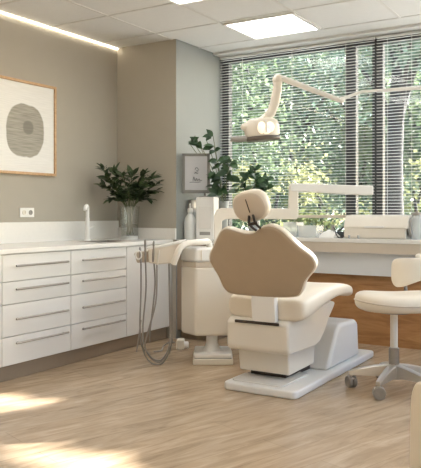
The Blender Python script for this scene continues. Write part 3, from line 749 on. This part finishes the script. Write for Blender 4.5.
MB().lathe([(.10, -.075), (.10, -.06), (0, -.06)], (0, 0, ZSEAT), 20).build('seat_plate', 'grey', t, world=False)
MB().lathe([(.024, .25), (.024, ZSEAT-.07), (0, ZSEAT-.07)], (0, 0, 0), 18).build('gas_column', 'creamp', t, world=False)
MB().lathe([(.033, .125), (.033, .27), (.026, .275), (0, .275)], (0, 0, 0), 18).build('lower_column', 'steel', t, world=False)
bs = MB(); bs.lathe([(.05, .075), (.055, .085), (.05, .15), (.035, .165), (0, .165)], (0, 0, 0), 20)
angs = [math.radians(a) for a in (168, 236, 308, 20, 92)]
for a in angs:
    ex = Vector((math.cos(a), math.sin(a), 0)); sd = Vector((-math.sin(a), math.cos(a), 0)); R = []
    for (r, w, z0_, z1_) in ((.03, .030, .085, .168), (.12, .026, .088, .155), (.22, .023, .088, .132), (.275, .020, .088, .115), (.290, .015, .090, .110)):
        R.append([ex*r+sd*w+Vector((0, 0, z0_)), ex*r+sd*w*.9+Vector((0, 0, z1_-.006)), ex*r+sd*w*.5+Vector((0, 0, z1_)), ex*r-sd*w*.5+Vector((0, 0, z1_)), ex*r-sd*w*.9+Vector((0, 0, z1_-.006)), ex*r-sd*w+Vector((0, 0, z0_))])
    bs.loft(R)
bs.build('five_star_base', 'alu', t, world=False)
for i, a in enumerate(angs):
    ca = a+.5; ex = Vector((math.cos(a)*.272, math.sin(a)*.272, 0)); wd = Vector((math.cos(ca), math.sin(ca), 0))
    cs = MB(); cs.tube([ex+Vector((0, 0, .06)), ex+Vector((0, 0, .09))], .009, 8)
    mtx = Matrix.Translation(ex+Vector((0, 0, .040))) @ Matrix.Rotation(ca, 4, 'Z') @ Matrix.Rotation(PI/2, 4, 'Y')
    cs.box(-.012, .012, -.03, .03, -.0, .014, .004, mtx=Matrix.Translation(ex+Vector((0, 0, .056))) @ Matrix.Rotation(ca, 4, 'Z'))
    cst = cs.build('caster', 'beigep', t, world=False)
    for o_ in (-.016, .016):
        wv = MB(); wv.lathe([(.022, -.012), (.036, -.012), (.040, -.006), (.040, .006), (.036, .012), (.022, .012), (0, .009)], (0, 0, 0), 18, Matrix.Translation(wd*o_) @ mtx)
        wv.build('wheel', 'wheel', cst, world=False)
# stool backrest pad (curved) on a rod
def S(px, py, dv): 
    d = 4.44+dv; return Vector(((px-CX)/FPX*d-(394-CX)/FPX*4.44, dv, CAMZ-(py-HZ)/FPX*d))
rings = []
for k in range(13):
    u = k/12; a = -PI*.02+u*PI*.62
    px = 391+u*52; yo = .20-.07*math.sin(u*PI)
    topy = 258.5-2.5*math.sin(min(1, u*2)*PI/2)*0-1.5*u; boty = 287.5-18*max(0, u-.2)
    if k == 0: topy, boty = 262, 282
    if k == 12: topy, boty = 262, 276
    tp, bt = S(px, topy, yo), S(px, boty, yo); th = .02 if k in (0, 12) else .03
    cz, hz_ = (tp.z+bt.z)/2, (tp.z-bt.z)/2
    rings.append([(tp.x+math.copysign(abs(math.cos(q))**.6, math.cos(q))*0, yo+math.copysign(abs(math.cos(q))**.7, math.cos(q))*th, cz+math.copysign(abs(math.sin(q))**.7, math.sin(q))*hz_) for q in [2*PI*j/20 for j in range(20)]])
MB().loft(rings).build('backrest', 'cream_up', t, world=False, sub=1, angle=80)
MB().tube(spline([(0.04, .05, ZSEAT-.068), (.12, .16, ZSEAT-.075), (.16, .27, ZSEAT-.02), (.16, .285, ZSEAT+.1), (S(420, 0, .2).x, .235, S(0, 268, .2).z)], 6), .012, 10).build('backrest_rod', 'steel', t, world=False)
kb = MB(); kb.ball(S(419, 256.5, .17), .024, .03, .020); kb.build('adjust_knob', 'creamp', t, world=False)

# ------------------------------------------------------------------ chair at the bottom right corner
bp_ = at(414, 430, 2.35)
t = thing('side_chair', 'beige upholstered chair back just showing at bottom right corner', 'chair', (bp_.x, bp_.y, 0), YAW-math.radians(72))
o0 = -.23*RT.x
lx = 0.; ly = .0
zt = CAMZ-(378-HZ)/FPX*2.35
pf = []
w_ = .46; rad = .05
for k in range(9):
    a = PI-k/8*PI/2; pf.append((lx+rad+.002+rad*math.cos(a), zt-.09+.09*math.sin(a)))
for k in range(9):
    a = PI/2-k/8*PI/2; pf.append((lx+w_-rad+rad*math.cos(a), zt-.09+.09*math.sin(a)))
pf += [(lx+w_+.002, .30), (lx+w_-.01, .22), (lx+.01, .22), (lx-.004, .30)]
MB().prism(pf, 'y', ly-.02, ly+.035, .012, 3).build('backrest', 'cream_up', t, world=False)
MB().prism(rr(lx+.02, lx+w_-.02, ly+.04, ly+.46, .05), 'z', .36, .44, .02, 3).build('seat', 'cream_up', t, world=False)
MB().prism(rr(lx+.03, lx+w_-.03, ly+.03, ly+.44, .04), 'z', .32, .36, .004, 2).build('seat_frame', 'oak', t, world=False)
for (a, b_) in ((lx+.035, ly+.01), (lx+w_-.035, ly+.01), (lx+.06, ly+.41), (lx+w_-.06, ly+.41)):
    MB().tube([(a, b_, 0), (a, b_, .34)], [.013, .019], 12).build('leg', 'oak', t, world=False)

# ------------------------------------------------------------------ operating light on its arms
DL = 4.75
cL = at(262, 130, DL)
hub = at(440, 87, DL+.15)
t = thing('operating_light', 'cream dental operating lamp on a jointed arm before the window', 'lamp', (hub.x, hub.y, ZC), YAW)
def O(px, py, dv=0.):
    return at(px, py, DL+dv)
def Lm(p): return p
MB().lathe([(.09, -.012), (.09, 0), (0, 0)], (hub.x, hub.y, ZC), 24).build('ceiling_mount', 'whitep', t)
MB().tube([(hub.x, hub.y, ZC-.01), (hub.x, hub.y, hub.z-.03)], .028, 16).build('pole', 'whitep', t)
MB().tube([hub, O(412, 88.5, .12), O(362, 91.5, .05), O(342, 99, 0)], [.016, .012, .010, .012], 12).build('rear_arm', 'whitep', t)
MB().tube([O(342, 101, 0), O(338, 99.5), O(310, 89, 0), O(284, 79, 0), O(278, 77.5, 0)], [.016, .017, .019, .022, .024], 12).build('spring_arm', 'whitep', t)
MB().ball(O(342, 100, 0), .02, .02, .022).build('arm_joint', 'whitep', t)
k_ = MB(); k_.ball(O(277.5, 80, 0), .036, .036, .04); k_.build('elbow', 'creamp', t)
MB().tube([O(278, 79, 0), O(277.2, 90), O(274.5, 104), O(271, 113), O(264, 119), O(260, 121)], [.030, .033, .034, .032, .028, .024], 14, 1).build('drop_arm', 'creamp', t)
ux = RT; uz = Vector((0, 0, 1)); 
tilt = Matrix.Rotation(math.radians(-4), 4, FW) @ Matrix.Translation((0, 0, 0))
def LH(r, z, n=32, ry=.75):
    return [cL+tilt @ (RT*(math.cos(2*PI*k/n)*r)+FW*(math.sin(2*PI*k/n)*r*ry)+Vector((0, 0, z))) for k in range(n)]
hs = MB(); hs.loft([LH(.05, .082), LH(.088, .076), LH(.112, .058), LH(.122, .02), LH(.122, -.03), LH(.119, -.046)]); hs.ball(cL-RT*.09+Vector((0, 0, .02)), .06, .05, .034, mtx=Matrix.Rotation(YAW, 4, 'Z')); h_o = hs.build('lamp_head', 'creamp', t, angle=80)
hs = MB(); hs.loft([LH(.112, -.042), LH(.122, -.050), LH(.124, -.066), LH(.116, -.074), LH(.05, -.076)]); hs.build('lamp_rim', 'rimdark', h_o, angle=80)
# front window of the head with the two reflectors
fr = cL-FW*.086
wn = MB()
for dx, dz, rx_, rz_ in ((-.008, .005, .030, .044), (.048, .012, .030, .036), (.02, -.012, .036, .026)):
    wn.ball(cL-FW*.078+RT*dx+Vector((0, 0, dz)), rx_, .03, rz_, mtx=Matrix.Rotation(YAW, 4, 'Z'))
wn.build('reflector', 'bulb', h_o)
for dx in (.021,):
    MB().box(-.006, .006, -.01, .02, -.035, .045, .003, mtx=Matrix.Translation(cL-FW*.108+RT*dx+Vector((0, 0, .008))) @ Matrix.Rotation(YAW, 4, 'Z')).build('lens_bar', 'whitep', h_o)
MB().tube([O(247, 138.5, -.02), O(240, 139.5, -.03), O(231, 139, -.03)], [.02, .022, .018], 10).build('handle', 'grey', h_o)

# ------------------------------------------------------------------ outside
struct(MB().box(-60, 40, YW+.2, 70, -.6, -.5).build('ground', 'ground'))
SUN = Vector((.667, 1, .693)).normalized()
def quadleaf(bm, p, L_, rn):
    d = Vector((rn.gauss(0, 1), rn.gauss(0, 1), rn.gauss(-.3, .8))).normalized(); a = d.cross(Vector((rn.gauss(0, 1), rn.gauss(0, 1), rn.gauss(0, 1)))).normalized()
    v = [bm.verts.new(p), bm.verts.new(p+d*L_*.5+a*L_*.32), bm.verts.new(p+d*L_), bm.verts.new(p+d*L_*.5-a*L_*.32)]
    bm.faces.new(v)
def tree(label, x, y, h, r, mt, seed, n, L_, tr=.12, zlo=-.1, cat='tree'):
    rn = random.Random(seed)
    t = thing('tree', label, cat, (x, y, -.5), 0, 'trees outside the window')
    tk = MB(); hh = h*.75
    tk.tube(spline([(x, y, -.5), (x+rn.uniform(-.1, .1), y, hh*.4), (x+rn.uniform(-.3, .3), y+.1, hh)], 5), [tr*(1-.055*k) for k in range(11)], 10)
    cl = []
    for k in range(int(9+r*5)):
        while True:
            q = Vector((rn.uniform(-1, 1), rn.uniform(-1, 1), rn.uniform(-1, 1)))
            if .25 < q.length < 1: break
        cl.append((Vector((x+q.x*r, y+q.y*r*.8, (h+zlo)/2+q.z*(h-zlo)/2)), r*rn.uniform(.22, .42)))
    for c_, rr_ in cl[:10]:
        b0 = Vector((x, y, max(.6, min(c_.z*.7, hh*.9)))); tk.tube(spline([b0, b0.lerp(c_, .6)+Vector((0, 0, .1)), c_], 4), [tr*.4*(1-.08*k) for k in range(9)], 6)
    tk.build('trunk', 'bark', t)
    f = MB()
    for _ in range(n):
        c_, rr_ = rn.choice(cl)
        q = Vector((rn.gauss(0, .5), rn.gauss(0, .5), rn.gauss(0, .45)))*rr_*1.15
        quadleaf(f.bm, c_+q, L_*rn.uniform(.6, 1.3), rn)
    f.build('foliage', mt, t, smooth=False)
def txy(px, d):
    p = at(px, 0, d); return p.x, p.y
x, y = txy(399, 9.2); tree('thick-trunked tree close outside the right-hand window pane', x, y, 6.2, 1.5, 'tree2', 21, 5200, .10, .16, 2.7)
x, y = txy(252, 13.); tree('bright green tree outside, behind the operating lamp', x, y, 5.6, 1.9, 'tree1', 22, 12000, .10, .10)
x, y = txy(300, 14.5); tree('blue-green tree outside, behind the lamp arm', x, y, 6.4, 2.1, 'tree2', 23, 13000, .105, .12)
x, y = txy(360, 15.); tree('tall blue-green tree outside, behind the narrow middle pane', x, y, 6.6, 2.0, 'tree2', 24, 12000, .105, .12)
x, y = txy(425, 14.); tree('green tree outside at the right edge of the window', x, y, 6.0, 1.9, 'tree1', 25, 10000, .105, .12)
x, y = txy(215, 15.5); tree('green tree outside at the left edge of the window', x, y, 6.0, 1.9, 'tree1', 26, 10000, .105, .12)
for k_, (px, dd_, mt_, lb_) in enumerate(((235, 24, 'tree2', 'far tree outside, seen high left of the operating lamp'), (300, 25, 'tree1', 'far tree outside, seen in the middle of the wide left pane'), (350, 24, 'tree1', 'far tree outside, seen around the first dark window post'), (415, 25, 'tree2', 'far tree outside, seen right of the thick trunk'))):
    x, y = txy(px, dd_); tree(lb_, x, y, 10.5, 3.3, mt_, 40+k_, 9000, .22, .16)
x, y = txy(268, 10.5); tree('low yellow-green shrub outside below the operating lamp', x, y, 1.9, 1.0, 'tree3', 27, 3500, .09, .05, -.4, 'shrub')
x, y = txy(330, 10.8); tree('low yellowish shrub outside above the support arm', x, y, 1.7, .8, 'tree3', 28, 2500, .09, .05, -.4, 'shrub')
x, y = txy(418, 11.); tree('small yellow-green shrub outside at the right edge', x, y, 2.0, .7, 'tree3', 29, 2200, .09, .05, -.4, 'shrub')
# unseen tree added towards the sun: blocks it, gaps cut for the floor patches
rn = random.Random(77)
def Fl(px, py):
    d = CAMZ*FPX/(py-HZ); p = at(px, py, d); return Vector((p.x, p.y))
patches = [(Fl(12, 401), .22, .035, 0), (Fl(0, 415), .16, .010, 0), (Fl(20, 437), .2, .015, 0), (Fl(50, 456), .15, .035, 0), (Fl(92, 467), .16, .042, 0)]
t = thing('tree', 'large unseen tree added at right to shade the windows and dapple the sun', 'tree', (5.2, 14.5, -.5), 0, 'trees outside the window')
tk = MB(); tk.tube(spline([(5.2, 14.5, -.5), (5.1, 14.4, 3), (5.3, 14.6, 7.5)], 6), [.22-.01*k for k in range(13)], 10); 
f = MB(); cnt = 0
while cnt < 17000:
    q = Vector((rn.uniform(-6.3, .9), rn.uniform(1.3, 5.0), 0)); z = rn.uniform(6.2, 8.6)
    p = q+SUN*(z/SUN.z)
    cnt += 1
    L_ = rn.uniform(.16, .24); d_ = Vector((rn.gauss(0, 1), rn.gauss(0, 1), rn.gauss(-.3, .8))).normalized()
    a_ = d_.cross(Vector((rn.gauss(0, 1), rn.gauss(0, 1), rn.gauss(0, 1)))).normalized()
    vs = [p, p+d_*L_*.5+a_*L_*.32, p+d_*L_, p+d_*L_*.5-a_*L_*.32, p+d_*L_*.5]
    def gap(w):
        f_ = w-SUN*(w.z/SUN.z)
        return any(((f_.x-c_.x)/(a+.03))**2+((f_.y-c_.y)/(b_+.03))**2 < 1 for c_, a, b_, _ in patches)
    if any(gap(w) for w in vs): continue
    f.bm.faces.new([f.bm.verts.new(w) for w in vs[:4]])
for k in range(8):
    p = Vector((4.9, 14.2, 4.5+k*.3)); e = Vector((rn.uniform(5.2, 7), rn.uniform(13.8, 15.8), rn.uniform(6.8, 8)))
    tk.tube(spline([p, p.lerp(e, .5)+Vector((0, 0, .2)), e], 4), [.07-.006*j for j in range(9)], 6)
tk.build('trunk', 'bark', t); f.build('foliage', 'tree1', t, smooth=False)

# ------------------------------------------------------------------ light
W = bpy.data.worlds.new('sky'); sc.world = W; W.use_nodes = True
nt = W.node_tree; bg = nt.nodes['Background']; sk = nt.nodes.new('ShaderNodeTexSky'); sk.sky_type = 'NISHITA'
sk.sun_disc = False; sk.sun_elevation = math.asin(SUN.z); sk.sun_rotation = math.atan2(SUN.x, SUN.y); sk.air_density = 1.2; sk.dust_density = 1.5
tn = nt.nodes.new('ShaderNodeMix'); tn.data_type = 'RGBA'; tn.blend_type = 'MULTIPLY'; tn.inputs[0].default_value = 1; tn.inputs[7].default_value = (.93, .99, 1.05, 1)
nt.links.new(sk.outputs[0], tn.inputs[6]); nt.links.new(tn.outputs[2], bg.inputs[0]); bg.inputs[1].default_value = .5
sl = bpy.data.lights.new('sun', 'SUN'); so = bpy.data.objects.new('sun', sl); COL.objects.link(so)
so.rotation_euler = SUN.to_track_quat('Z', 'Y').to_euler(); sl.energy = 28; sl.angle = math.radians(.55); sl.color = (1, .97, .91)
sc.view_settings.view_transform = 'Standard'; sc.view_settings.look = 'None'; sc.view_settings.gamma = 1; sc.view_settings.exposure = 0.45
